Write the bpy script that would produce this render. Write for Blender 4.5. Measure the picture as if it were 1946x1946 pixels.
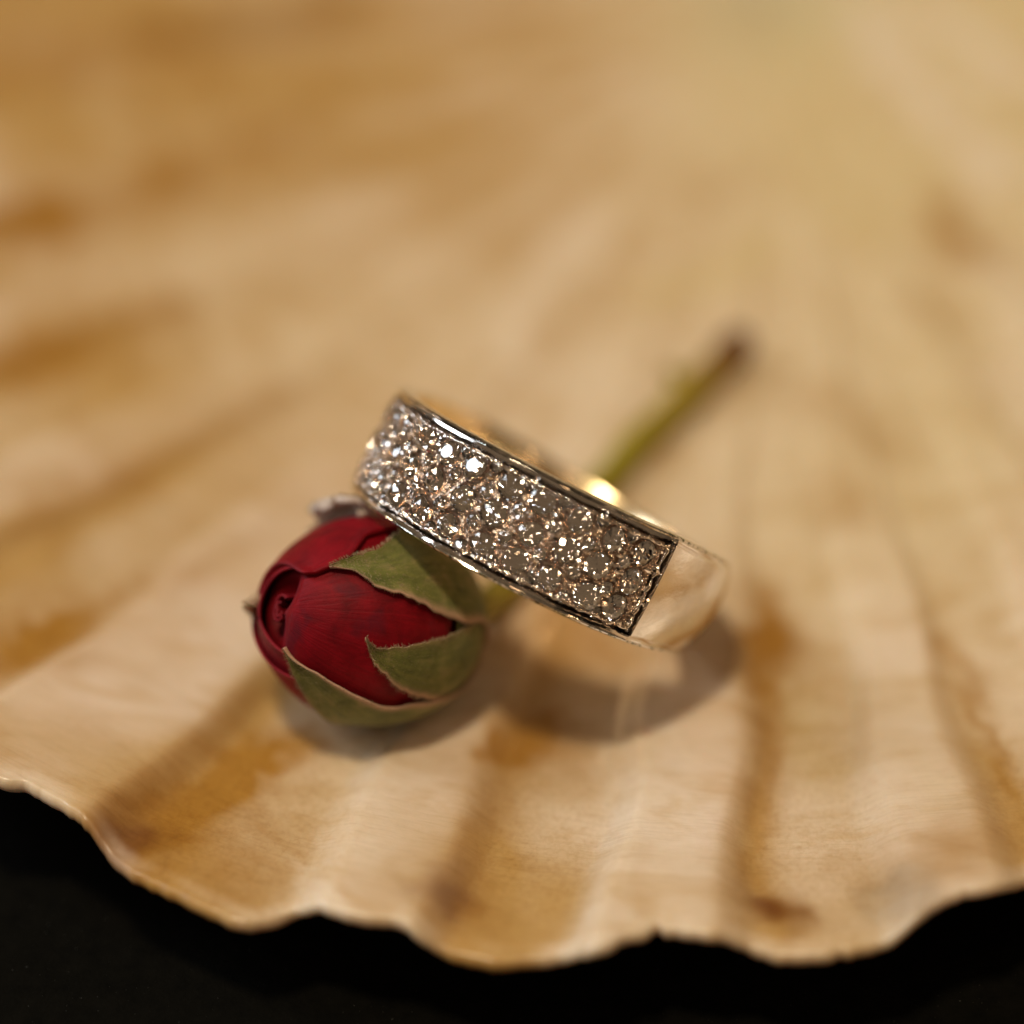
import bpy, bmesh, math, random
import numpy as np
from mathutils import Vector, Matrix
for o in list(bpy.data.objects): bpy.data.objects.remove(o)
SC = bpy.context.scene
COL = SC.collection
# one unit = one centimetre
# ---------------------------------------------------------------- camera
EL = math.radians(40); DIST = 12.0
RX = np.array([1, 0, 0.]); UY = np.array([0, math.sin(EL), math.cos(EL)]); BK = np.array([0, -math.cos(EL), math.sin(EL)])
CAMP = DIST*BK + np.array([0, 0, .95])
cam = bpy.data.cameras.new('camera'); co = bpy.data.objects.new('camera', cam); COL.objects.link(co)
co.location = CAMP; co.rotation_euler = (math.radians(90)-EL, 0, 0)
cam.sensor_width = 360; cam.lens = 360*4140/1946.; cam.clip_start = .5; cam.clip_end = 500
cam.dof.use_dof = True; cam.dof.focus_distance = 11.17; cam.dof.aperture_fstop = .80; cam.dof.aperture_blades = 0
SC.camera = co
SC.cycles.sample_clamp_indirect = 0; SC.cycles.caustics_reflective = True; SC.cycles.caustics_refractive = True; SC.cycles.blur_glossy = .3; SC.cycles.use_guiding = True; SC.cycles.use_surface_guiding = True; SC.cycles.use_volume_guiding = False
# ---------------------------------------------------------------- light
SC.view_settings.view_transform = 'Standard'; SC.view_settings.look = 'None'; SC.view_settings.exposure = 0; SC.view_settings.gamma = 1
wd = bpy.data.worlds.new('World'); SC.world = wd; wd.use_nodes = True
wd.node_tree.nodes['Background'].inputs[0].default_value = (.60, .41, .24, 1)
wd.node_tree.nodes['Background'].inputs[1].default_value = .22
def area(name, pos, target, size, power, col, sy=None):
    l = bpy.data.lights.new(name, 'AREA'); l.energy = power; l.color = col; l.shape = 'RECTANGLE' if sy else 'DISK'; l.size = size
    if sy: l.size_y = sy
    o = bpy.data.objects.new(name, l); COL.objects.link(o); o.location = pos
    o.rotation_euler = (Vector(target)-Vector(pos)).to_track_quat('-Z', 'Y').to_euler(); return o
def camdir(x, y, z):
    v = RX*x+UY*y+BK*z; return v/np.linalg.norm(v)
area('key_lamp', camdir(-.15, .64, .76)*45+np.array([0, 0, .5]), (0, 0, .5), 5.2, 11900, (1, .84, .59))
WIN = camdir(-.78, .60, .24)
area('window_light', WIN*34+np.array([0, 0, .8]), (0, 0, .8), 11, 5200, (.80, .90, 1), 15)

# small unseen lamps, added only to make the stones sparkle
for k_, (dx_, dy_, dz_, en_, cl_) in enumerate([(-.5, .2, .8, 330, (.85, .92, 1)), (.35, .55, .75, 300, (1, .62, .32)), (-.2, -.1, .97, 160, (1, .9, .8)), (.75, .3, .5, 330, (1, .6, .3)), (-.9, -.05, .4, 420, (.8, .9, 1)),
        (.1, .3, .95, 200, (1, .72, .5)), (-.55, .75, -.1, 420, (1, .75, .5)), (.5, -.1, .85, 200, (1, .7, .45))]):
    area('sparkle_lamp', camdir(dx_, dy_, dz_)*36+np.array([0, 0, .8]), (0, 0, .8), 1.3, en_, cl_)

# ---------------------------------------------------------------- helpers
rnd = random.Random(7); nrg = np.random.default_rng(7)
def mesh_np(name, V, F, mat, parent=None, smooth=True, attrs=None, uv=None):
    me = bpy.data.meshes.new(name); V = np.asarray(V, float)
    me.from_pydata(V.tolist(), [], F if isinstance(F, list) else F.tolist()); me.update()
    if smooth: me.shade_smooth()
    for k, a in (attrs or {}).items():
        a = np.asarray(a, float)
        if a.ndim == 1: at = me.attributes.new(k, 'FLOAT', 'POINT'); at.data.foreach_set('value', a)
        else: at = me.attributes.new(k, 'FLOAT_VECTOR', 'POINT'); at.data.foreach_set('vector', a.ravel())
    me.materials.append(mat)
    o = bpy.data.objects.new(name, me); COL.objects.link(o)
    if parent: o.parent = parent
    return o
def grid_faces(n, m, closed_n=False, closed_m=False, base=0):
    i = np.arange(n if closed_n else n-1)[:, None]; j = np.arange(m if closed_m else m-1)[None, :]
    a = i*m+j; b = ((i+1) % n)*m+j; c = ((i+1) % n)*m+(j+1) % m; d = i*m+(j+1) % m
    return (np.stack([a, b, c, d], -1).reshape(-1, 4)+base)
def sst(x): x = np.clip(x, 0, 1); return x*x*(3-2*x)
class Noise:                                   # cheap smooth value noise from summed sines
    def __init__(s, seed, n=14, f=1.):
        g = np.random.default_rng(seed); s.k = g.normal(size=(n, 3))*f; s.p = g.uniform(0, 6.28, n); s.n = n
    def __call__(s, x, y, z=0):
        r = 0
        for k, p in zip(s.k, s.p): r = r+np.sin(k[0]*x+k[1]*y+k[2]*z+p)
        return r/math.sqrt(s.n)
def empty(name, loc, label, cat, group=None):
    o = bpy.data.objects.new(name, None); COL.objects.link(o); o.location = loc; o['label'] = label; o['category'] = cat; o.empty_display_size = .1
    return o
class M:
    def __init__(s, name):
        s.m = bpy.data.materials.new(name); s.m.use_nodes = True; s.t = s.m.node_tree; s.b = s.t.nodes['Principled BSDF']; s.out = s.t.nodes['Material Output']
    def n(s, typ, **kw):
        nd = s.t.nodes.new(typ)
        for k, v in kw.items():
            if k.startswith('i_'): nd.inputs[k[2:].replace('_', ' ')].default_value = v
            else: setattr(nd, k, v)
        return nd
    def l(s, a, b): s.t.links.new(a, b)
    def set(s, **kw):
        for k, v in kw.items(): s.b.inputs[k.replace('_', ' ')].default_value = v
    def attr(s, name): return s.n('ShaderNodeAttribute', attribute_name=name)
    def noise(s, scale, detail=4, rough=.5, vec=None, dist=0):
        nd = s.n('ShaderNodeTexNoise'); nd.inputs['Scale'].default_value = scale; nd.inputs['Detail'].default_value = detail; nd.inputs['Roughness'].default_value = rough; nd.inputs['Distortion'].default_value = dist
        if vec: s.l(vec, nd.inputs['Vector'])
        return nd.outputs['Fac']
    def ramp(s, fac, stops, interp='LINEAR'):
        nd = s.n('ShaderNodeValToRGB'); cr = nd.color_ramp; cr.interpolation = interp
        while len(cr.elements) < len(stops): cr.elements.new(.5)
        for e, (p, c) in zip(cr.elements, stops): e.position = p; e.color = tuple(c)+(1,) if len(c) == 3 else c
        s.l(fac, nd.inputs[0]); return nd.outputs[0]
    def mix(s, fac, a, b, mode='MIX'):
        nd = s.n('ShaderNodeMix', data_type='RGBA', blend_type=mode)
        for v, i in ((fac, 0), (a, 6), (b, 7)):
            if isinstance(v, (int, float)): nd.inputs[i].default_value = v
            elif isinstance(v, tuple): nd.inputs[i].default_value = v+(1,) if len(v) == 3 else v
            else: s.l(v, nd.inputs[i])
        return nd.outputs[2]
    def math(s, op, a, b=None):
        nd = s.n('ShaderNodeMath', operation=op)
        for v, i in ((a, 0), (b, 1)):
            if v is None: continue
            if isinstance(v, (int, float)): nd.inputs[i].default_value = v
            else: s.l(v, nd.inputs[i])
        return nd.outputs[0]
    def bump(s, h, strength, dist, prev=None):
        nd = s.n('ShaderNodeBump'); nd.inputs['Strength'].default_value = strength; nd.inputs['Distance'].default_value = dist
        s.l(h, nd.inputs['Height'])
        if prev: s.l(prev, nd.inputs['Normal'])
        return nd.outputs[0]
    def coord(s): return s.n('ShaderNodeTexCoord').outputs['Object']
    def mapping(s, vec, sc):
        nd = s.n('ShaderNodeMapping'); nd.inputs['Scale'].default_value = sc; s.l(vec, nd.inputs['Vector']); return nd.outputs[0]

# ================================================================ table
mt = M('black_cloth'); v = mt.coord()
f = mt.noise(9, 6, .7, v); sp = mt.noise(60, 2, .5, v)
c = mt.ramp(f, [(.3, (.0022, .0020, .0014)), (.7, (.0045, .0040, .0028))])
c2 = mt.mix(mt.math('MULTIPLY', mt.math('GREATER_THAN', sp, .75), .5), c, (.06, .06, .055))
mt.l(c2, mt.b.inputs['Base Color']); mt.set(Roughness=.85, Specular_IOR_Level=.03)
mt.l(mt.bump(mt.noise(40, 5, .6, v), .4, .02), mt.b.inputs['Normal'])
n = 60; xs = np.linspace(-40, 40, n); X, Y = np.meshgrid(xs, xs, indexing='ij'); Z = -.42+.01*np.sin(X*.9)*np.cos(Y*.7)
tb = mesh_np('table_surface', np.stack([X, Y, Z], -1).reshape(-1, 3), grid_faces(n, n), mt.m); tb['kind'] = 'structure'

# ================================================================ scallop shell
HX, HY = 2.0, 6.72
RIBV = [(-103,-95),(-90,-84),(-78,-71),(-61.5,-55),(-49.5,-43.5),(-38.5,-32.5),(-25.2,-19),(-15,-10.2),(-5.6,-.6),(3.1,8.2),(12.5,17.5),(22.5,28),(33,39),(44.5,51),(57,64),(70,77),(84,92)]
def valley(th, w=.72):
    P = np.zeros_like(th)
    for a, b in RIBV: P = np.maximum(P, sst((th-a+w)/(2*w))*sst((b+w-th)/(2*w)))
    return P
def sbase(x, y): return 0.030*(x-0.3)**2+0.022*(y-1.5)**2-0.045
def sheight(x, y):
    dx, dy = x-HX, y-HY; r = np.hypot(dx, dy); th = np.degrees(np.arctan2(dx, -dy)); v = valley(th+.28*np.sin(1.7*r+.3*th)+.16*np.sin(4.1*r+.5*th+1))
    return sbase(x, y)+.125*(r/9.4)**1.9*(.5-v)+.004*np.sin(th*math.pi/1.9+.7*np.sin(r*1.7))*(r/9.4)**2
RT = [[-30.0, 9.61], [-29.5, 9.55], [-29.0, 9.55], [-28.5, 9.47], [-28.0, 9.47], [-27.5, 9.48], [-27.0, 9.49], [-26.5, 9.51], [-26.0, 9.52], [-25.5, 9.54], [-25.0, 9.59], [-24.5, 9.61], [-24.0, 9.63], [-23.5, 9.64], [-23.0, 9.64], [-22.5, 9.65], [-22.0, 9.67], [-21.5, 9.68], [-21.0, 9.69], [-20.5, 9.69], [-20.0, 9.66], [-19.5, 9.6], [-19.0, 9.49], [-18.5, 9.52], [-18.0, 9.52], [-17.5, 9.52], [-17.0, 9.52], [-16.5, 9.51], [-16.0, 9.51], [-15.5, 9.51], [-15.0, 9.53], [-14.5, 9.53], [-14.0, 9.55], [-13.5, 9.56], [-13.0, 9.56], [-12.5, 9.54], [-12.0, 9.51], [-11.5, 9.48], [-11.0, 9.45], [-10.5, 9.45], [-10.0, 9.47], [-9.5, 9.46], [-9.0, 9.34], [-8.5, 9.31], [-8.0, 9.29], [-7.5, 9.29], [-7.0, 9.29], [-6.5, 9.29], [-6.0, 9.26], [-5.5, 9.25], [-5.0, 9.26], [-4.5, 9.3], [-4.0, 9.32], [-3.5, 9.32], [-3.0, 9.32], [-2.5, 9.3], [-2.0, 9.28], [-1.5, 9.26], [-1.0, 9.25], [-0.5, 9.22], [0.0, 9.18], [0.5, 9.1], [1.0, 9.06], [1.5, 9.02], [2.0, 9.0], [2.5, 8.99], [3.0, 8.94], [3.5, 8.89], [4.0, 8.87], [4.5, 8.85], [5.0, 8.85], [5.5, 8.87], [6.0, 8.88]]
BL = [(-3.55, 3.65, -3.25, 3.77, 0.2, 'b', 0.9), (-3.25, 3.8, -2.54, 4.32, 0.233, 'b', 0.45), (-2.55, 4.43, -1.94, 4.87, 0.183, 'b', 0.5), (-1.95, 4.94, -1.39, 5.46, 0.167, 'b', 0.3), (-3.3, 2.19, -2.98, 2.44, 0.2, 'b', 0.8), (-2.98, 2.45, -2.29, 3.06, 0.167, 'b', 0.35), (-3.83, 5.47, -2.71, 5.93, 0.367, 'b', 0.5), (-2.72, 5.99, -1.37, 6.61, 0.233, 'd', 0.35), (-1.37, 6.61, 0.14, 6.77, 0.2, 'b', 0.45), (-2.38, 5.76, -2.16, 5.55, 0.133, 'b', 0.4), (-2.89, 0.93, -2.35, 1.33, 0.15, 'b', 0.45), (-2.36, 1.43, -1.41, 2.22, 0.133, 'b', 0.2), (-2.85, -0.43, -2.58, -0.29, 0.233, 'b', 0.8), (-2.6, -0.21, -1.92, 0.37, 0.2, 'b', 0.45), (-1.92, 0.37, -1.55, 0.73, 0.133, 'b', 0.25), (-1.98, -1.78, -1.93, -1.8, 0.15, 'd', 1.0), (-1.94, -1.71, -1.52, -1.41, 0.183, 'b', 0.9), (-1.72, -1.8, -1.38, -1.93, 0.233, 'b', 0.5), (-1.38, -1.14, -1.06, -0.87, 0.15, 'b', 0.75), (-1.53, -1.29, -1.38, -1.14, 0.167, 'b', 0.5), (-0.31, -2.15, -0.28, -2.07, 0.15, 'd', 0.9), (-0.23, -1.87, -0.02, -1.03, 0.133, 'b', 0.45), (-0.02, -1.03, 0.13, -0.68, 0.133, 'b', 0.6), (0.1, -0.86, 0.33, -0.93, 0.2, 'b', 0.45), (1.3, -2.21, 1.33, -2.25, 0.133, 'd', 1.1), (1.25, -1.92, 1.4, -0.43, 0.083, 'b', 0.5), (1.4, -0.43, 1.49, 0.41, 0.133, 'b', 0.6), (1.46, 0.02, 1.55, -0.22, 0.167, 'b', 0.45), (1.9, -2.14, 1.95, -2.25, 0.15, 'g', 0.55), (1.75, -1.91, 2.2, -1.94, 0.233, 'b', 0.3), (2.21, -1.91, 2.53, -1.69, 0.2, 'b', 0.35), (2.47, -0.1, 2.66, -1.46, 0.073, 'b', 0.5), (3.07, 4.06, 3.27, 3.42, 0.183, 'b', 0.6), (2.79, 3.06, 2.9, 2.84, 0.133, 'b', 0.3), (2.06, 2.21, 2.34, 1.68, 0.2, 'b', 0.3), (1.97, 1.41, 2.05, 0.96, 0.167, 'b', 0.3), (0.67, 5.9, 1.11, 5.63, 0.167, 'p', 0.4), (-0.02, 2.95, 0.51, 4.24, 0.167, 'p', 0.5), (2.72, 6.41, 3.48, 4.37, 0.183, 'p', 0.9), (3.22, 6.48, 3.82, 5.32, 0.167, 'p', 0.8), (2.99, 6.28, 3.74, 4.79, 0.1, 'y', 0.8), (2.46, 6.27, 2.51, 5.52, 0.2, 'y', 0.7), (2.5, 5.03, 2.64, 4.16, 0.3, 'y', 0.5), (1.01, 3.4, 1.78, 3.83, 0.133, 'y', 0.6), (1.41, 4.5, 1.81, 4.71, 0.133, 'b', 0.25), (0.68, -0.71, 0.87, -2.25, 0.2, 'p', 0.5), (0.12, 3.06, -0.02, 1.57, 0.167, 'p', 0.3), (-0.71, -1.87, -0.58, -1.23, 0.2, 'p', 0.4), (-1.05, -2.26, -1.0, -1.74, 0.083, 'p', 0.4), (0.47, -2.32, 0.56, -0.86, 0.073, 'p', 0.5), (3.37, 3.41, 3.27, 1.88, 0.2, 'p', 0.6), (2.14, -0.63, 2.17, -1.53, 0.2, 'y', 0.3), (1.44, -0.44, 1.69, -1.13, 0.2, 'y', 0.35), (-0.21, 0.55, 0.1, -0.25, 0.333, 'b', 0.35), (0.41, 0.06, 1.0, -0.29, 0.267, 'b', 0.45)]
# rim radius by angle, left rim continues at about the same radius
rt_a = np.array([t[0] for t in RT]); rt_r = np.array([t[1] for t in RT])
rt_a = np.concatenate([[-180, -125, -105, -90, -60, -34], rt_a, [10, 14, 20, 40, 90, 105, 125, 180]])
rt_r = np.concatenate([[1.6, 2.2, 5.5, 8.6, 9.3, 9.5], rt_r, [9.1, 9.0, 9.2, 9.3, 8.4, 5.5, 2.2, 1.6]])
TH = np.concatenate([np.arange(-180, -112, 1.), np.arange(-112, -36, .35), np.arange(-36, 16, .16), np.arange(16, 112, .35), np.arange(112, 180, 1.)])
NR = 300; s = np.linspace(0.004, 1, NR)
s = 1-(1-s)**1.15
Rm = np.interp(TH, rt_a, rt_r)
k = np.array([.25, .5, .25]); Rm = np.convolve(np.pad(Rm, 1, mode='edge'), k, 'valid')
nzr = Noise(3, 12, 1.1); Rm = Rm-.085*(np.abs(TH) < 60)+.012*nzr(TH*1.3, TH*.2)-.035*np.clip(nzr(TH*3.1, TH*.4)-1.1, 0, 1)+.006*nzr(TH*5, TH*.7)
RR_ = Rm[:, None]*s[None, :]; TT = np.radians(TH)[:, None]+0*RR_
X = HX+RR_*np.sin(TT); Y = HY-RR_*np.cos(TT)
Z = sheight(X, Y)
nz = Noise(11, 16, 2.2); nz2 = Noise(12, 16, 7.); nz3 = Noise(5, 16, 1.0); nz4 = Noise(15, 18, 20.)
Z += .004*nz(X, Y)+.0018*nz2(X, Y)+.004*np.sin(RR_*9+1.5*nz3(X, Y))*sst((RR_-5)/4)*.35
Z -= .012*sst((s[None, :]-.99)/.01)                       # rounded lip
# colour marks: stain amounts by kind, with left-back wall shade painted into tan
thd = np.degrees(TT); thd = thd+.28*np.sin(1.7*RR_+.3*thd)+.16*np.sin(4.1*RR_+.5*thd+1); vv = valley(thd, 1.5); Xw = X+.05*nz2(X, Y)+.035*nz4(X, Y); Yw = Y+.05*nz2(Y, X)+.035*nz4(Y, X)
A = {'b': 0*X, 'd': 0*X, 'p': 0*X, 'y': 0*X, 'g': 0*X}
for x1, y1, x2, y2, w, kd, am in BL:
    dx, dy = x2-x1, y2-y1; L2 = dx*dx+dy*dy+1e-9
    t = np.clip(((Xw-x1)*dx+(Yw-y1)*dy)/L2, 0, 1); d = np.hypot(Xw-x1-t*dx, Yw-y1-t*dy)
    A[kd] = A[kd]+am*np.exp(-(d/w)**2)
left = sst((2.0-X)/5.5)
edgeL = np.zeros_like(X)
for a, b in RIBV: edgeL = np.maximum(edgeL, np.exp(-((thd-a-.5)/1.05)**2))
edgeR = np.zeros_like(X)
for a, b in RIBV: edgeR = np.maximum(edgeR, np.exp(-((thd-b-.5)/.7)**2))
tan_ = .12*np.clip(np.sin(RR_*6.5+2.5*nz3(X, Y)+.8*nz(X, Y)), 0, 1)*sst((RR_-6)/2)+.16*vv*sst((RR_-4)/3)*(.3+.7*left)+1.0*edgeL*sst((RR_-5.5)/3)*np.clip(1+.4*nz(X*.6, Y*.6), .3, 1.5)+.5*left+.62*(.65+.6*vv)*sst((Y-1.2)/4.5)*np.clip(1+.45*nz(X*.35, Y*.8)+.25*nz2(X*.3, Y*.5), .2, 1.6)*sst((2.5-X)/3.0)+.13*nz(X, Y)*(.4+left)+.08*nz2(X, Y)+.60*sst((s[None, :]-.89)/.09)*np.clip(.6+.5*nz(X*1.2, Y), 0, 1.2)+.20*np.clip(nz(X*.55+3, Y*.55)+.35*nz2(X*.5, Y*.5)-.35, 0, 1)*sst((RR_-5)/2)  # tan staining, plus the shade of the rising left and back walls painted in
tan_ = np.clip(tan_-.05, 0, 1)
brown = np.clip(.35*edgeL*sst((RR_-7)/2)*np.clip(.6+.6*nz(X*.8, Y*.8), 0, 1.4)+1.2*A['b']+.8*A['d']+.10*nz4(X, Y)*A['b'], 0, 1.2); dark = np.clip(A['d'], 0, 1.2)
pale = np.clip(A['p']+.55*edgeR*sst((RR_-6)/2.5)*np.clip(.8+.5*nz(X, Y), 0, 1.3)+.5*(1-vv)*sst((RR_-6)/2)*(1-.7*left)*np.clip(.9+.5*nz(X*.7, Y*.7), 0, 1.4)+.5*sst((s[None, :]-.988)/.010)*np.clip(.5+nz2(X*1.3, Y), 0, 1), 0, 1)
yel = np.clip(A['y']+.08+.5*sst((8-RR_)/3)+.35*vv*sst((RR_-5)/3)+.2*nz3(X, Y)+.35*sst((X-.2)/2.5)*sst((Y-.5)/3), 0, 1)
def lerp(c, col, a): return c+(np.array(col)-c)*np.clip(a, 0, 1)[..., None]
C3 = np.zeros(X.shape+(3,))+np.array([.76, .60, .485])
C3 = lerp(C3, [.66, .52, .27], yel*.85)
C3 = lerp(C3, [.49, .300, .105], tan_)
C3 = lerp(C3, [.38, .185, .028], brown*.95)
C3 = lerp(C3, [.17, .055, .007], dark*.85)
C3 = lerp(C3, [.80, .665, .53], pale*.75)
C3 = lerp(C3, [.13, .11, .09], A['g']*.7)
nT = len(TH); top = np.stack([X, Y, Z], -1).reshape(-1, 3)
# underside and rolled rim edge
thk = .095*sst(RR_/1.5)+.01
ub = np.stack([X, Y, Z-thk], -1)
er = []                                                     # rim edge loops bulging outwards
for a in (30, 65, 90, 120, 155):
    ar = math.radians(a); h = .0475
    rr = Rm+.030*math.sin(ar); t1 = np.radians(TH)
    er.append(np.stack([HX+rr*np.sin(t1), HY-rr*np.cos(t1), Z[:, -1]-h+h*math.cos(ar)], -1))
er = np.stack(er, 1)
full = np.concatenate([np.stack([X, Y, Z], -1), er, ub[:, ::-4]], 1); m_ = full.shape[1]
cE = np.repeat(C3[:, -1:], er.shape[1], 1)*np.array([1.05, 1.05, 1.05]); cU = np.zeros(ub[:, ::-4].shape)+np.array([.5, .33, .2])
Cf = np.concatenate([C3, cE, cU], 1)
rv = np.concatenate([RR_, np.repeat(RR_[:, -1:], er.shape[1], 1), RR_[:, ::-4]], 1); tv = np.repeat(TT[:, :1], m_, 1)
vf = np.concatenate([vv, np.repeat(vv[:, -1:], er.shape[1], 1), vv[:, ::-4]], 1)
faces = grid_faces(nT, m_, closed_n=True)
ms = M('shell_nacre'); ca = ms.attr('pigment_and_shade'); pr = ms.attr('polar'); va = ms.attr('valley')
ob = ms.coord()
n1 = ms.noise(1., 5, .65, ms.mapping(pr.outputs['Vector'], (260, 22, 1)), .4)   # radial fibre
n2 = ms.noise(1., 5, .6, ms.mapping(pr.outputs['Vector'], (40, 60, 1)), .8)     # concentric growth marks
n3 = ms.noise(26, 4, .6, ob, .6); n5 = ms.noise(1., 5, .6, ms.mapping(pr.outputs['Vector'], (11, 2.6, 1)), 1.6)
fine = ms.ramp(n2, [(.35, (.84, .80, .74)), (.5, (1, 1, 1)), (.7, (1.05, 1.04, 1.04))])
fine2 = ms.ramp(n1, [(.32, (.86, .80, .72)), (.52, (1, 1, 1)), (.75, (1.05, 1.05, 1.06))])
fine3 = ms.ramp(n3, [(.36, (.80, .72, .60)), (.52, (1, 1, 1))])
fine5 = ms.ramp(n5, [(.30, (.84, .74, .56)), (.50, (.98, .96, .92)), (.68, (1.06, 1.07, 1.10))])
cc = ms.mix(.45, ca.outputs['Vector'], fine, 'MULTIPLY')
cc = ms.mix(ms.math('ADD', ms.math('MULTIPLY', va.outputs['Fac'], .55), .10), cc, fine2, 'MULTIPLY')
cc = ms.mix(ms.math('ADD', ms.math('MULTIPLY', va.outputs['Fac'], .30), .06), cc, fine3, 'MULTIPLY')
cc = ms.mix(.8, cc, fine5, 'MULTIPLY')
ms.l(cc, ms.b.inputs['Base Color'])
ms.set(Coat_Weight=.35, Coat_Roughness=.24, Roughness=.36, Specular_IOR_Level=.45, Subsurface_Weight=.25, Subsurface_Scale=.25); ms.b.inputs['Subsurface Radius'].default_value = (1, .55, .28)
bn = ms.bump(n1, .15, .010); bn = ms.bump(n2, .12, .012, bn); bn = ms.bump(n3, .2, .008, bn); ms.l(bn, ms.b.inputs['Normal'])
sh = mesh_np('scallop_shell', full.reshape(-1, 3), faces, ms.m, attrs={'pigment_and_shade': Cf.reshape(-1, 3), 'polar': np.stack([tv, rv, 0*rv], -1).reshape(-1, 3), 'valley': vf.ravel()})
sh['label'] = 'large cream and orange-brown scallop shell lying open under the ring and rosebud'; sh['category'] = 'shell'

# ================================================================ ring
a_ = np.array([0.44805984, 0.50283708, 0.73918688]); t_ = np.array([0.89308734, -0.28917942, -0.34463062]); b_ = np.array([-0.04046458, -0.81457359, 0.57864712])
a_ /= np.linalg.norm(a_); t_ -= a_*(a_@t_); t_ /= np.linalg.norm(t_); b_ = b_-a_*(a_@b_)-t_*(t_@b_); b_ /= np.linalg.norm(b_)
RC = np.array([0.17735198, -0.03421194, 0.9092278]); RO = 1.030; RI = .905; RC = RC-.009*t_+.006*UY
U0, U1 = math.radians(-136), math.radians(40)
def rw(u):                                   # band width by angle
    mid = (U0+U1)/2; d = np.abs((u-mid+math.pi) % (2*math.pi)-math.pi)
    return .616-.205*sst((d-math.radians(87))/math.radians(95))**.9
def rp(u, v, r): u = np.asarray(u)[..., None]; return RC+(np.sin(u)*t_+np.cos(u)*b_)*np.asarray(r)[..., None]+a_*np.asarray(v)[..., None]
RL = RC-.0*a_
ring = empty('diamond_ring', tuple(RC), 'white gold band ring set with three rows of small round diamonds, leaning on the rosebud', 'ring')
def rl(P): return P-RC
def metal(name, col, rough, bump_s=0, sc=60, tarn=False, stretch=None):
    m = M(name); v = m.coord(); m.set(Metallic=1., Roughness=rough)
    c = m.ramp(m.noise(14, 5, .6, v), [(.3, tuple(x*.86 for x in col)), (.7, col)])
    if tarn:
        e = m.attr('rim'); sp = m.noise(38, 6, .7, v, .5)
        k_ = m.math('MULTIPLY', e.outputs['Fac'], m.math('GREATER_THAN', sp, .53))
        c = m.mix(k_, c, (.10, .12, .07))
        pit = m.math('GREATER_THAN', m.noise(48, 3, .6, v), .735); c = m.mix(m.math('MULTIPLY', pit, .7), c, (.12, .07, .04))
    m.l(c, m.b.inputs['Base Color'])
    r_ = m.ramp(m.noise(30, 5, .7, v), [(.3, (rough*.7,)*3), (.75, (min(1, rough*1.9),)*3)]); m.l(r_, m.b.inputs['Roughness'])
    if bump_s: m.l(m.bump(m.noise(sc, 5, .6, v, .4), bump_s, .004), m.b.inputs['Normal'])
    return m.m
m_band = metal('polished_white_gold', (.84, .79, .74), .08, .5, 9, True)
m_pave = metal('cut_gold_floor', (.84, .67, .54), .15, .9, 120)
m_bead = metal('bright_gold_bead', (.92, .82, .74), .09)
NU = 720; us = np.linspace(0, 2*math.pi, NU, endpoint=False)
d0 = (us-U0) % (2*math.pi); pv = sst(d0/.03)*sst(((U1-U0)-d0)/.03)*(d0 < U1-U0)         # 1 inside the pavé field
w = rw(us); hw = w/2
wob = Noise(21, 10, 9.); wb = .0035*wob(us*2, us*0)*1.
# profile (offset from centre as fraction or from the rim, radius); field channel drops by pv
prof = []
def P_(vfun, rfun, rim=0): prof.append((vfun, rfun, rim))
fld = .248
for sgn in (1, -1):
    seq = [(lambda s_=sgn: s_*(hw-.004), RI+.02, 1), (lambda s_=sgn: s_*hw, RI+.045, 1), (lambda s_=sgn: s_*hw, RO-.020, 1), (lambda s_=sgn: s_*(hw-.005), RO-.007, 1), (lambda s_=sgn: s_*(hw-.012), RO-.002, .9),
           (lambda s_=sgn: s_*(hw-.017+wb*.4), RO-.004, .5), (lambda s_=sgn: s_*(hw-.021+wb*.4), ('g', RO-.006), .2), (lambda s_=sgn: s_*(hw-.026+wb*.4), ('g2', RO-.001), 0), (lambda s_=sgn: s_*(hw-.040+wb), ('g2', RO+.001), 0),
           (lambda s_=sgn: s_*(hw-.047+wb), ('p', RO-.008), 0), (lambda s_=sgn: s_*(hw-.054+wb), ('p', RO-.112), 0)]
    if sgn == -1: seq = seq[::-1]
    prof += seq
    if sgn == 1: prof += [(lambda: hw*.4, ('c', 0), 0), (lambda: hw*.0, ('c', 0), 0), (lambda: -hw*.4, ('c', 0), 0)]
prof += [(lambda: -hw*.8, RI+.003, 0), (lambda: -hw*.3, RI, 0), (lambda: hw*.3, RI, 0), (lambda: hw*.8, RI+.003, 0)]
prof = [q if len(q) == 3 else q for q in prof]
Pp = []; rim = []
crown = 0.012+.040*sst((us-U1)/.6)*(us < math.pi)+.040*(us >= math.pi)*(1-pv)
for vf_, rr, rm in prof:
    vv_ = vf_()+0*us
    if isinstance(rr, tuple):
        kd, val = rr
        flat = RO+crown*(1-(vv_/hw)**2)
        if kd == 'c': r_ = flat*(1-pv)+(RO-.119)*pv
        elif kd == 'g': r_ = (RO-.001)*(1-pv)+val*pv
        elif kd == 'p': r_ = flat*(1-pv)+val*pv
        else: r_ = val+0*us
    else: r_ = rr+0*us
    Pp.append(rp(us, vv_, r_)); rim.append(rm+0*us)
Pp = np.stack(Pp, 1); rim = np.stack(rim, 1)
m_in = metal('brushed_inner_gold', (.96, .75, .46), .20)
for l_ in list(m_in.node_tree.links):
    if l_.to_socket.name == 'Roughness': m_in.node_tree.links.remove(l_)
m_in.node_tree.nodes['Principled BSDF'].inputs['Roughness'].default_value = .24
bd = mesh_np('band', rl(Pp).reshape(-1, 3), grid_faces(NU, Pp.shape[1], True, True)[:, ::-1], m_band, ring, attrs={'rim': rim.ravel()})
bd.data.set_sharp_from_angle(angle=math.radians(28))
bd.data.materials.append(m_in); MP = Pp.shape[1]
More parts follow.
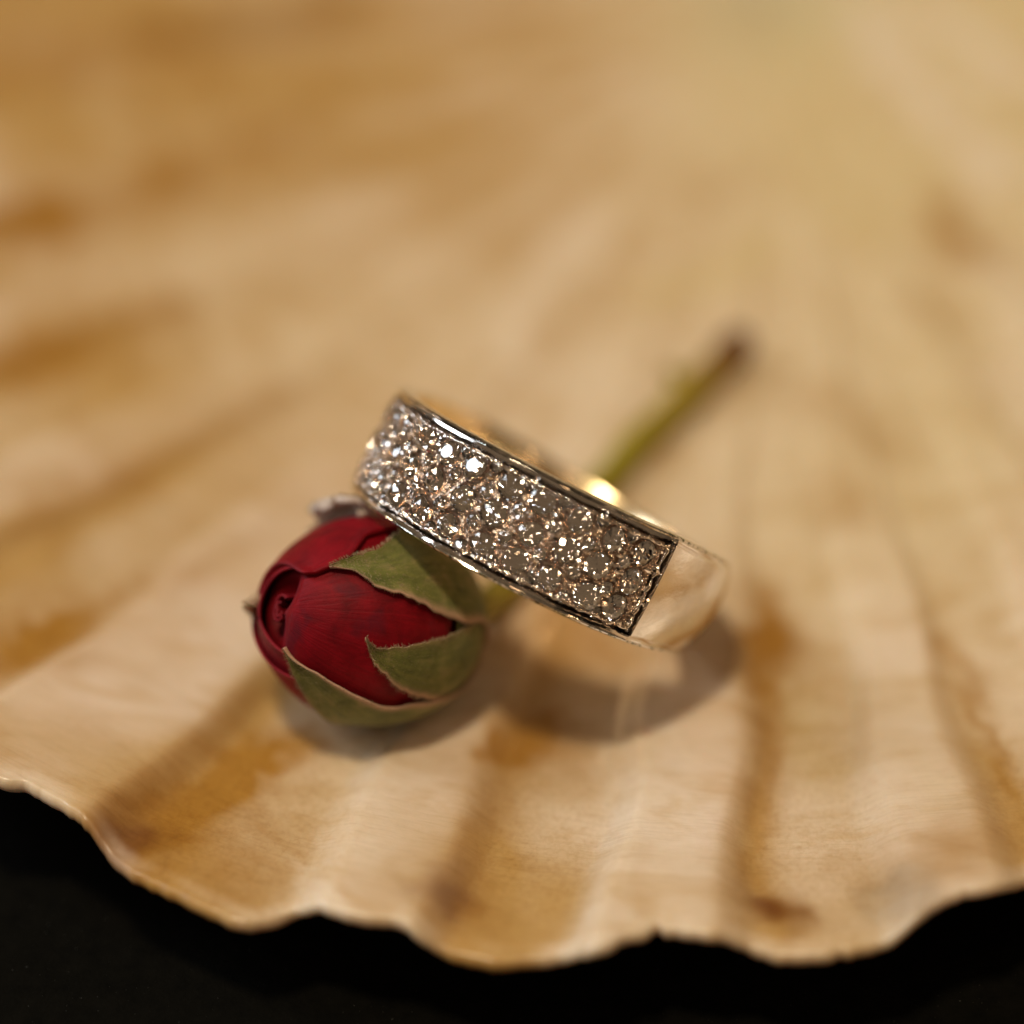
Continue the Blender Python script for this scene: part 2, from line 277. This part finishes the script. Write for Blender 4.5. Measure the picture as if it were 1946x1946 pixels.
for i_, p_ in enumerate(bd.data.polygons):
    if i_ % MP >= MP-5 or i_ % MP == MP-1: p_.material_index = 1
# streaky engraved floor between the stones
NF, MF = 620, 52
uf = np.linspace(U0+.04, U1-.05, NF)[:, None]; vf_ = np.linspace(-fld, fld, MF)[None, :]
k1 = Noise(31, 26, 1.); k2 = Noise(32, 26, 1.)
str_ = k1(uf*38, vf_*190)*.6+k2(uf*90, vf_*330)*.5
rows = [.165, 0., -.165]; pitch = math.radians(11.3); u_b = math.radians(-25.)
colsU = [u_b+pitch*k for k in range(-9, 6)]
stones = [(u+.012*math.sin(i*2.3+v*20), v, .069) for i, u in enumerate(colsU) for v in rows]+[(u+pitch/2, v, .036) for u in colsU[:-1] for v in (.083, -.083, .218, -.218)]
hole = np.zeros((NF, MF))
for u, v, i in stones:
    dd = np.hypot((uf-u)*RO, vf_-v); hole = np.maximum(hole, np.clip((i*1.12-dd)/.072, 0, 1))
rf = RO-.024+.013*np.abs(str_)*(1-np.clip(hole*4, 0, 1))-.012*(hole > 0)-.078*hole-.012*sst((np.abs(vf_)-.222)/.02)
rf = rf-.055*hole*0
fl = mesh_np('engraved_floor', rl(rp(uf+0*vf_, vf_+0*uf, rf)).reshape(-1, 3), grid_faces(NF, MF)[:, ::-1], m_pave, ring, smooth=False)
# end wall and groove of the stone field
V_, F_ = [], []
def tube(path, rad, n=8):
    path = np.asarray(path, float); N = len(path); rad = np.broadcast_to(rad, (N,)); out = []
    tg = np.gradient(path, axis=0); tg /= np.linalg.norm(tg, axis=1)[:, None]
    up = np.array([.3, .5, .81])
    for p, t, r in zip(path, tg, rad):
        s1 = np.cross(t, up); s1 /= np.linalg.norm(s1); s2 = np.cross(t, s1)
        for k in range(n): an = 2*math.pi*k/n; out.append(p+(s1*math.cos(an)+s2*math.sin(an))*r)
    f = grid_faces(N, n, False, True).tolist(); f.append(list(range(n))[::-1]); f.append([(N-1)*n+k for k in range(n)])
    return np.array(out), f
for uu in (U1-.038, U0+.030):
    vs = np.linspace(-.252, .252, 40); wv = .0025*np.sin(vs*70)+.002*np.sin(vs*151+1)
    pt, ff = tube(rl(rp(uu+wv, vs, RO-.008+.003*np.sin(vs*90))), .0105+.003*np.sin(vs*60+2))
    eb = mesh_np('end_rail', pt, ff, m_bead, ring)
# milled bead edges beside the field
for sg in (1, -1):
    uu = np.linspace(U0+.03, U1-.03, 500); wv = .003*np.sin(uu*40)+.0025*np.sin(uu*97+sg)
    pt, ff = tube(rl(rp(uu, sg*(.236+wv), RO-.006+.003*np.sin(uu*130))), .009+.003*np.sin(uu*75+sg), 6)
    mesh_np('side_rail', pt, ff, m_bead, ring)
# brilliant-cut stone
def brilliant(dome=0):
    V = []; F = []
    tab = [(.50*math.cos(math.radians(45*k)), .50*math.sin(math.radians(45*k)), .33) for k in range(8)]
    mid = [(.80*math.cos(math.radians(45*k+22.5)), .80*math.sin(math.radians(45*k+22.5)), .185) for k in range(8)]
    gt = [(math.cos(math.radians(22.5*k)), math.sin(math.radians(22.5*k)), .035) for k in range(16)]
    gb = [(x, y, -.015) for x, y, z in gt]
    pm = [(.42*math.cos(math.radians(45*k)), .42*math.sin(math.radians(45*k)), -.54) for k in range(8)]
    V = tab+mid+gt+gb+pm+[(0, 0, -.86)]
    T, Mi, G, B, Pm, Cc = 0, 8, 16, 32, 48, 56
    V.append((0.06, .04, .33+dome))
    if dome: F += [[T+k, T+(k+1) % 8, 57] for k in range(8)]
    else: F.append([T+k for k in range(8)])
    for k in range(8):
        k2 = (k+1) % 8
        F.append([T+k, Mi+k, T+k2]); F.append([T+k, Mi+(k-1) % 8, G+2*k, Mi+k])
        F.append([Mi+k, G+2*k, G+2*k+1]); F.append([Mi+k, G+2*k+1, G+(2*k+2) % 16])
        F.append([Pm+k, Cc, Pm+k2][::1]); 
        F.append([B+2*k, Pm+k, B+(2*k+1) % 16]); F.append([B+(2*k+1) % 16, Pm+k, Pm+k2]); F.append([B+(2*k+1) % 16, Pm+k2, B+(2*k+2) % 16])
    for k in range(16): F.append([G+k, B+k, B+(k+1) % 16, G+(k+1) % 16])
    return V, F
md = M('diamond'); md.set(Transmission_Weight=1., IOR=2.25, Roughness=0.0); md.b.inputs['Base Color'].default_value = (1, .94, .90, 1)
dms = []
for dome in (0, 0, .05):
    V_, F_ = brilliant(dome); dm = bpy.data.meshes.new('diamond'); dm.from_pydata(V_, [], F_); dm.update()
    bmh = bmesh.new(); bmh.from_mesh(dm); bmesh.ops.delete(bmh, geom=[q for q in bmh.verts if not q.link_faces], context='VERTS')
    bmesh.ops.recalc_face_normals(bmh, faces=bmh.faces); bmh.to_mesh(dm); bmh.free(); dm.materials.append(md.m); dms.append(dm)
for u, v, i in stones:
    o = bpy.data.objects.new('diamond', dms[0] if .1 < v < .2 and -.70 < u < -.35 else rnd.choice(dms[1:])); COL.objects.link(o); o.parent = ring
    uj = u+rnd.uniform(-.010, .010); vj = v+rnd.uniform(-.006, .006)
    nrm = math.sin(uj)*t_+math.cos(uj)*b_; tan = math.cos(uj)*t_-math.sin(uj)*b_
    tl = (rnd.gauss(0, .10), rnd.gauss(0, .10))
    sp0 = rp(np.array(uj), np.array(vj), np.array(RO)); vw = CAMP-sp0; vw /= np.linalg.norm(vw); hv = vw+WIN; hv /= np.linalg.norm(hv)
    for tr in range(40):
        nn = nrm+tan*tl[0]+a_*tl[1]; nn /= np.linalg.norm(nn)
        if nn@hv < math.cos(math.radians(9)): break
        tl = (rnd.gauss(0, .10), rnd.gauss(0, .10))
    if .1 < v < .2 and -.70 < u < -.35: nn = hv
    x = np.cross(a_, nn); x /= np.linalg.norm(x); y = np.cross(nn, x)
    sz = i*rnd.uniform(.94, 1.05)
    rot = Matrix(np.stack([x, y, nn], 1).tolist()) @ Matrix.Rotation(rnd.uniform(0, .78), 3, 'Z')
    o.matrix_local = Matrix.Translation(Vector((rp(np.array(uj), np.array(vj), np.array(RO-.014))-RC).tolist())) @ rot.to_4x4() @ Matrix.Scale(sz, 4)
# grain beads holding the stones
ib = bmesh.new(); bmesh.ops.create_icosphere(ib, subdivisions=1, radius=1); iv = np.array([q.co[:] for q in ib.verts]); iff = np.array([[q.index for q in f.verts] for f in ib.faces]); ib.free()
BV, BF = [], []; nb = 0
for u, v, i in stones[:45]:
    for su in (-1, 1):
        for sv in (-1, 1):
            for rep in range(4):
                ub_ = u+su*(pitch/2+rnd.gauss(0, .022)); vb = v+sv*(.060+rnd.gauss(0, .030))
                if any(math.hypot((ub_-q[0])*RO, vb-q[1]) < q[2]*1.0 for q in stones): continue
                if abs(vb) > .235: continue
                r = rnd.uniform(.006, .017); ct = rp(np.array(ub_), np.array(vb), np.array(RO-.008+rnd.uniform(-.006, .004)))-RC
                st = np.array([1, 1, 1.])
                tg_ = math.cos(ub_)*t_-math.sin(ub_)*b_; q3 = np.array(Matrix.Rotation(rnd.uniform(0, 6), 3, Vector((rnd.gauss(0, 1), rnd.gauss(0, 1), rnd.gauss(0, 1))).normalized())); ir = iv@q3.T
                BV.append(ir*r+ct+(ir@tg_)[:, None]*tg_*r*rnd.uniform(0, 1.6)); BF.append(iff+nb); nb += len(iv)
bo = mesh_np('grain_beads', np.concatenate(BV), np.concatenate(BF), m_bead, ring, smooth=False); bo['kind'] = 'stuff'

# ================================================================ rosebud
ax = np.array([-.730, -.430, .531]); ax /= np.linalg.norm(ax); e1 = np.array([.672, -.593, .444]); e1 -= ax*(ax@e1); e1 /= np.linalg.norm(e1); e2 = np.cross(ax, e1)
CB = np.array([-.769, -.569, .661]); BH, BR = .615, .522
bud = empty('rosebud', tuple(CB), 'closed dark red rosebud with green sepals and a long cut stem, lying under the ring', 'rosebud')
def bl(P): return P[..., 0:1]*e1+P[..., 1:2]*e2+P[..., 2:3]*ax
def bsurf(psi, th, off):
    sp_, cp = np.sin(psi), np.cos(psi)
    rr = BR*(1-.10*sst((cp-.15)/.75))*np.sign(sp_)*np.abs(sp_)**.90; z = BH*np.sign(cp)*np.abs(cp)**.95
    nx = sp_/BR; nzz = cp/BH; l = np.sqrt(nx**2+nzz**2)+1e-9
    rr = rr+off*nx/l; z = z+off*nzz/l
    return np.stack([rr*np.cos(th), rr*np.sin(th), z+0*rr], -1)
def sheet(name, psi, th, off, thick, mat, attrs=None, parent=None):
    """petal or sepal: grid of surface angles, given thickness, closed all round"""
    n_, m2 = psi.shape; A_ = bl(bsurf(psi, th, off)); B_ = bl(bsurf(psi, th, off-thick))
    du = np.linspace(0, 1, m2)[None, :]
    V = np.concatenate([A_.reshape(-1, 3), B_.reshape(-1, 3)]); N = n_*m2
    fa = grid_faces(n_, m2); fb = grid_faces(n_, m2, base=N)[:, ::-1]; F = fa.tolist()+fb.tolist()
    for i in range(n_-1):
        F.append([i*m2, N+i*m2, N+(i+1)*m2, (i+1)*m2]); F.append([(i+1)*m2-1, (i+2)*m2-1, N+(i+2)*m2-1, N+(i+1)*m2-1])
    for j in range(m2-1):
        F.append([j, j+1, N+j+1, N+j]); F.append([(n_-1)*m2+j, N+(n_-1)*m2+j, N+(n_-1)*m2+j+1, (n_-1)*m2+j+1])
    at = {'grow': np.concatenate([np.stack([du+0*psi, np.linspace(0, 1, n_)[:, None]+0*psi, 0*psi+len(bpy.data.objects)*.37], -1).reshape(-1, 3)]*2)}
    for k, q in (attrs or {}).items():
        q2 = np.concatenate([q.reshape(-1), q.reshape(-1)*0+(1 if k == 'edge' else 0)]); at[k] = q2
    o = mesh_np(name, V, F, mat, parent or bud, attrs=at)
    bm_ = bmesh.new(); bm_.from_mesh(o.data); bmesh.ops.recalc_face_normals(bm_, faces=bm_.faces); bm_.to_mesh(o.data); bm_.free()
    return o
mr = M('red_petal'); v = mr.coord()
f = mr.noise(7, 4, .55, v, .6); c = mr.ramp(f, [(.25, (.09, .001, .004)), (.5, (.17, .0015, .006)), (.8, (.24, .003, .010))])
bl_ = mr.ramp(mr.noise(4.2, 3, .5, v, .3), [(.60, (0, 0, 0)), (.70, (1, 1, 1))]); c = mr.mix(mr.math('MULTIPLY', bl_, .55), c, (.06, .006, .014))
gw = mr.attr('grow').outputs['Vector']; vn = mr.noise(1., 4, .6, mr.mapping(gw, (34, 2.2, 1)), 1.2); c = mr.mix(.38, c, mr.ramp(vn, [(.3, (.55, .5, .5)), (.5, (1, 1, 1)), (.75, (1.5, 1.3, 1.3))]), 'MULTIPLY')
lp = mr.attr('lip'); c = mr.mix(mr.math('MULTIPLY', lp.outputs['Fac'], .35), c, (.30, .03, .05))
mr.l(c, mr.b.inputs['Base Color']); mr.set(Roughness=.55, Specular_IOR_Level=.12, Sheen_Weight=.03, Subsurface_Weight=.1, Subsurface_Scale=.05); mr.b.inputs['Sheen Tint'].default_value = (1, .3, .35, 1)
mr.l(mr.bump(vn, .35, .012, mr.bump(mr.noise(60, 4, .6, v), .3, .006)), mr.b.inputs['Normal'])
mg = M('green_sepal'); v = mg.coord()
f = mg.noise(9, 5, .6, v, .4); c = mg.ramp(f, [(.3, (.075, .085, .014)), (.52, (.135, .140, .030)), (.75, (.25, .195, .080))])
dots = mg.n('ShaderNodeTexVoronoi'); dots.inputs['Scale'].default_value = 34; mg.l(v, dots.inputs['Vector'])
dt = mg.ramp(dots.outputs['Distance'], [(.10, (1, 1, 1)), (.22, (0, 0, 0))]); c = mg.mix(mg.math('MULTIPLY', dt, .45), c, (.05, .05, .01))
gw = mg.attr('grow').outputs['Vector']; vn = mg.noise(1., 4, .65, mg.mapping(gw, (16, 3, 1)), 1.5); c = mg.mix(.8, c, mg.ramp(vn, [(.3, (.6, .6, .5)), (.5, (1, 1, 1)), (.72, (1.5, 1.35, 1.3))]), 'MULTIPLY')
ed = mg.attr('edge'); en = mg.math('MULTIPLY', ed.outputs['Fac'], mg.math('ADD', mg.math('MULTIPLY', mg.noise(30, 3, .6, v), .9), .5))
c = mg.mix(mg.math('MINIMUM', en, 1.), c, (.50, .29, .20))
mg.l(c, mg.b.inputs['Base Color']); mg.set(Roughness=.8, Specular_IOR_Level=.2, Sheen_Weight=.3, Sheen_Roughness=.5)
mg.b.inputs['Sheen Tint'].default_value = (.9, .85, .6, 1)
mg.l(mg.bump(mg.noise(150, 3, .6, v), .5, .006), mg.b.inputs['Normal'])
R_ = math.radians
# inner body, dished at the tip
n1_, n2_ = 60, 90
ps, thb = np.meshgrid(np.linspace(.001, math.pi-.01, n1_), np.linspace(0, 2*math.pi, n2_, endpoint=False), indexing='ij')
P = bsurf(ps, thb, -.03); rr = np.hypot(P[..., 0], P[..., 1]); P[..., 2] -= .12*sst((.21-rr)/.12)*(P[..., 2] > 0)
mesh_np('inner_petals', bl(P).reshape(-1, 3), grid_faces(n1_, n2_, False, True), mr.m, bud, attrs={'lip': 0*ps.ravel()})
def petal(thL, thR, psT, offL, offR, psB=100, thick=.016, lipc=.02, n=44, m=60, wav=0, name='petal', rollL=0, rollR=0):
    """psT(u): tip latitude in degrees over u 0..1"""
    u = np.linspace(0, 1, m)[None, :]; vv_ = np.linspace(0, 1, n)[:, None]
    pT = np.array([psT(q) for q in u[0]])[None, :]
    psi = psB+(pT-psB)*vv_**.9
    tL = thL(vv_) if callable(thL) else thL; tR = thR(vv_) if callable(thR) else thR
    th = tL+(tR-tL)*u; off = offL+(offR-offL)*u+lipc*sst((vv_-.88)/.12)+wav*np.sin(u*9+2)*vv_
    off = off+rollL*np.exp(-(u/.06)**2)+rollR*np.exp(-((1-u)/.06)**2)
    lip = sst((vv_-.955)/.045)+0*u
    return sheet(name, np.radians(psi), np.radians(th+0*vv_), off+0*vv_, thick, mr.m, {'lip': lip})
petal(-150, 20, lambda u: 27+10*abs(u-.5)-4*u, .005, .0, lipc=.012)                    # lower left, inner
petal(55, 288, lambda u: 15+4*math.sin(u*5+.5)+12*(2*abs(u-.5))**3, .010, .020, lipc=.022, wav=.005)           # left lip petal behind swirl
petal(-82, 84, lambda u: 4+(abs(u-.40)*2)**2*20, .016, .022, lipc=-.035)               # big front petal
petal(180, 305, lambda u: 31+26*(u-.45)**2*3, .040, .020, lipc=.020, wav=.004)                   # outer lower left petal
# rolled top petal: its lower side edge is the curve seen above the upper sepal
def topL(v_):
    z = np.interp(v_, [0, .35, .55, .75, .9, 1], [62, 60, 47, 43.5, 44, 50]); return z
petal(topL, 168, lambda u: 19+16*u+8*(1-u)**6, .048, .030, psB=88, thick=.035, lipc=.010, rollL=.018)
if 0: petal(-66, -34, lambda u: 52+6*u, .026, .022, psB=98, thick=.02, lipc=.004)            # sliver between front petal and lower sepal
# rolled heart of the bud
cx, cy = .045, -.02
def roll(r0, r1, a0, a1, ztop, dz, nseg=70, lobe=0, name='petal'):
    s_ = np.linspace(0, 1, nseg)[None, :]; h = np.linspace(0, 1, 12)[:, None]
    an = np.radians(a0+(a1-a0)*s_); r = r0+(r1-r0)*s_+.010*np.sin(s_*11)
    A_ = []
    for tk in (0, .014):
        rr_ = (r-tk)*(1-.10*h**3)+.01*h*0; z = ztop-dz*(1-h)+lobe*np.sin(s_*math.pi)
        A_.append(np.stack([cx+rr_*np.cos(an), cy+rr_*np.sin(an), z+0*an], -1))
    n_, m2 = A_[0].shape[:2]; N = n_*m2; V = np.concatenate([bl(q).reshape(-1, 3) for q in A_])
    F = grid_faces(n_, m2).tolist()+grid_faces(n_, m2, base=N)[:, ::-1].tolist()
    for j in range(m2-1): F.append([(n_-1)*m2+j, N+(n_-1)*m2+j, N+(n_-1)*m2+j+1, (n_-1)*m2+j+1])
    lip = np.tile(np.repeat(sst((h-.85)/.15), m2, 1).ravel(), 2)
    mesh_np(name, V, F, mr.m, bud, attrs={'lip': lip*.6})
cx, cy = 0., 0.
roll(.085, .060, 60, 310, .600, .20)
roll(.048, .030, 100, 330, .596, .20, lobe=.012)
mw = M('woolly_sepal'); v = mw.coord(); mw.l(mw.ramp(mw.noise(16, 5, .7, v), [(.3, (.42, .30, .25)), (.6, (.74, .62, .54))]), mw.b.inputs['Base Color']); mw.set(Roughness=.9, Sheen_Weight=.5); mw.l(mw.bump(mw.noise(90, 4, .7, v), .8, .01), mw.b.inputs['Normal'])
# sepals: rows of (z, left angle, right angle)
def sepal(rows_, off, tipoff=0., thick=.014, n=70, m=30, curl=.02, edgew=.10, name='sepal', offz=None, label=None, seed=1, pinkL=1, pinkR=1, twist=None, mat=None):
    rows_ = np.array(rows_, float); zz = rows_[:, 0]; k = np.linspace(0, 1, len(zz)); kk = np.linspace(0, 1, n)
    def smooth(y):
        r = np.interp(kk, k, y); r2 = r.copy()
        for _ in range(6): r2[1:-1] = (r2[:-2]+2*r2[1:-1]+r2[2:])/4
        return r2
    z = smooth(zz); L = smooth(rows_[:, 1]); Rr = smooth(rows_[:, 2])
    g = Noise(seed, 8, 1.); wd_ = .6*np.minimum(1, np.abs(Rr-L)/12); L = L+wd_*g(kk*40, 0*kk); Rr = Rr+wd_*g(kk*36+9, 0*kk+3)
    u = np.linspace(0, 1, m)[None, :]
    th = L[:, None]+(Rr-L)[:, None]*u; psi = np.degrees(np.arccos(np.clip(z/BH, -.995, .995)))[:, None]+0*u
    e_ = np.minimum(u, 1-u)*2
    of = off+curl*(1-e_)**3+.006*np.sin(u*math.pi)+0*psi
    of = of+tipoff*sst((kk-.62)/.38)[:, None]**1.5
    if offz is not None: of = of+np.interp(kk, offz[0], offz[1])[:, None]
    ed_ = np.maximum(pinkL*np.exp(-(u/edgew)**2), pinkR*np.exp(-((1-u)/edgew)**2))+0*psi
    ed_ = np.maximum(ed_, .5*sst((kk-.93)/.07)[:, None])
    o = sheet(name, np.radians(psi), np.radians(th), of, thick, mat or mg.m, {'edge': ed_})
    if label: o['label'] = label
    hairs(o, np.radians(psi), np.radians(th), of)
    return o
def hairs(par, psi, th, of, nh=1500):
    n_, m2 = psi.shape; S0 = bl(bsurf(psi, th, of+0*psi)); S1 = bl(bsurf(psi, th, of+.02+0*psi)); V = []; F = []
    g = np.random.default_rng(n_+m2+int(psi.sum()))
    for k in range(nh):
        i = int(g.integers(2, n_-1)); edge = k % 2 == 0
        j = (1 if g.random() < .5 else m2-2) if edge else int(g.integers(1, m2-1))
        p = S0[i, j]+(S0[i, j+(1 if j < m2-1 else -1)]-S0[i, j])*g.random()*.8+(S0[i-1, j]-S0[i, j])*g.random(); nn = S1[i, j]-S0[i, j]; nn = nn/np.linalg.norm(nn)
        up_ = S0[min(i+1, n_-1), j]-S0[i-1, j]; up_ = up_/(np.linalg.norm(up_)+1e-9)
        sd = S0[i, min(j+1, m2-1)]-S0[i, j-1]; sd = sd/(np.linalg.norm(sd)+1e-9)
        if edge: p = S0[i, 0 if j == 1 else m2-1]; dr = sd*(-1 if j == 1 else 1)*1.1+nn*g.uniform(-.3, .8)+up_*.5
        else: dr = nn*.5+up_*1.+sd*g.normal()*.3
        dr = dr+g.normal(size=3)*.35; dr = dr/np.linalg.norm(dr); L = g.uniform(.010, .025)*(1.1 if edge else .8)
        wv = np.cross(dr, nn+.1); wv = wv/np.linalg.norm(wv)*.0011; a0 = len(V)
        V += [p-wv, p+wv, p+dr*L*.6+wv*.6+nn*.002, p+dr*L]; F += [[a0, a0+1, a0+2], [a0, a0+2, a0+3]]
    o = mesh_np('fuzz', np.array(V), F, mh.m, par); o['kind'] = 'stuff'
mh = M('sepal_fuzz'); mh.b.inputs['Base Color'].default_value = (.42, .33, .20, 1); mh.set(Roughness=.6)
sepal([(-.59, -60, 60), (-.4, -52, 14), (-.2, -44, 3.5), (-.05, -40.5, -4.5), (.0, -39.5, -6.5), (.12, -35.5, -10.5), (.22, -29, -14.5), (.28, -23.5, -16.2), (.315, -18, -14), (.345, -11.5, -10.2)], .030, tipoff=.045, seed=3, curl=.012, edgew=.08, pinkR=.25)
sepal([(-.59, -20, 90), (-.4, 9, 85), (-.2, 5.5, 80), (-.05, 6.5, 76), (.02, 8.8, 70), (.107, 13, 57), (.16, 15, 52.5), (.222, 17, 48), (.309, 21.5, 45.5), (.347, 27.5, 44.6), (.40, 35, 44.4), (.47, 43.2, 44.4)], .040, tipoff=.012, seed=5, curl=.022, edgew=.055, pinkR=0)
sepal([(-.59, -130, -10), (-.4, -115, -40), (-.2, -106, -43.5), (-.05, -101, -44.5), (.0, -98, -47), (.056, -95, -50), (.22, -89, -50.8), (.34, -84, -50.8), (.449, -77, -52), (.50, -71, -57), (.545, -64, -60.5), (.57, -60.4, -59.8)], .036, tipoff=.014, seed=7, curl=.022, edgew=.07, pinkL=.3)
sepal([(-.59, 70, 150), (-.3, 74, 142), (.0, 80, 136), (.2, 88, 130), (.10, 80, 126), (.17, 83, 122), (.215, 89, 117), (.24, 100, 107)], .065, thick=.040, seed=9, curl=.01, edgew=.5, mat=mw.m, offz=([0, .5, .75, .93, 1], [0, .01, .085, .10, .06]), label='reflexed sepal with pale woolly underside')
sepal([(-.59, 150, 230), (-.2, 152, 215), (.1, 160, 205), (.3, 168, 196), (.45, 175, 188), (.56, 178, 183), (.66, 176, 178)], .045, seed=11, tipoff=.06)
# calyx cup and stem
n1_, n2_ = 26, 60
ps, thb = np.meshgrid(np.radians(np.linspace(104, 179.5, n1_)), np.linspace(0, 2*math.pi, n2_, endpoint=False), indexing='ij')
P = bsurf(ps, thb, .020+0*ps); rr = np.hypot(P[..., 0], P[..., 1])
mesh_np('calyx', bl(P).reshape(-1, 3), grid_faces(n1_, n2_, False, True), mg.m, bud, attrs={'edge': 0*ps.ravel()})
def sz_(x, y): return float(sheight(np.array(x), np.array(y)))
def spline(P, n):
    P = np.array(P, float); out = []
    Q = np.vstack([2*P[0]-P[1], P, 2*P[-1]-P[-2]])
    for i in range(1, len(Q)-2):
        for t in np.linspace(0, 1, n, endpoint=False):
            p0, p1, p2, p3 = Q[i-1:i+3]
            out.append(.5*((2*p1)+(-p0+p2)*t+(2*p0-5*p1+4*p2-p3)*t*t+(-p0+3*p1-3*p2+p3)*t**3))
    out.append(P[-1]); return np.array(out)
mst = M('stem_green'); v = mst.coord(); al = mst.attr('along')
c = mst.ramp(al.outputs['Fac'], [(0, (.20, .15, .02)), (.60, (.30, .25, .018)), (.84, (.32, .22, .02)), (.93, (.24, .12, .02)), (.965, (.11, .030, .012))])
c = mst.mix(.6, c, mst.ramp(mst.noise(12, 4, .6, v), [(.3, (.6, .55, .5)), (.7, (1.1, 1.1, 1.1))]), 'MULTIPLY')
mst.l(c, mst.b.inputs['Base Color']); mst.set(Roughness=.55, Specular_IOR_Level=.3)
sp_ = spline([(-.331, -.311, .342), (-.215, -.05, .235), (-.06, .25, .135), (.107, .56, .092), (.336, .957, .075), (.577, 1.373, .045), (.80, 1.75, .06), (1.05, 2.07, .09), (1.28, 2.36, .15), (1.54, 2.70, .20)], 12)
N_ = len(sp_); q = np.linspace(0, 1, N_)
rad = .098+.030*np.exp(-(q/.05)**2)+.018*np.exp(-((q-.83)/.035)**2)+.004*np.sin(q*40)+.010*sst((q-.88)/.1)-.02*sst((q-.985)/.015)
pt, ff = tube(sp_-CB, rad, 16)
mesh_np('stem', pt, ff, mst.m, bud, attrs={'along': np.repeat(q, 16)})
nd = spline([sp_[int(N_*.83)], sp_[int(N_*.83)]+np.array([-.07, .015, .07]), sp_[int(N_*.83)]+np.array([-.15, .05, .15])], 8)
pt, ff = tube(nd-CB, np.linspace(.080, .040, len(nd)), 12); mesh_np('stem_node', pt, ff, mst.m, bud, attrs={'along': np.full(len(nd)*12, .72)})
# tiny red fibre on the shell
fx = np.linspace(0, 1, 14); fp = np.stack([.69+.075*fx, -.885+.02*np.sin(fx*7), 0*fx], 1); fp[:, 2] = sheight(fp[:, 0], fp[:, 1])+.008+.006*np.sin(fx*9)
mf = M('red_fibre'); mf.b.inputs['Base Color'].default_value = (.55, .09, .06, 1)
pt, ff = tube(fp, .0016, 5); fo = mesh_np('lint_fibre', pt, ff, mf.m); fo['label'] = 'tiny red fibre lying on the shell in front of the ring'; fo['category'] = 'fibre'
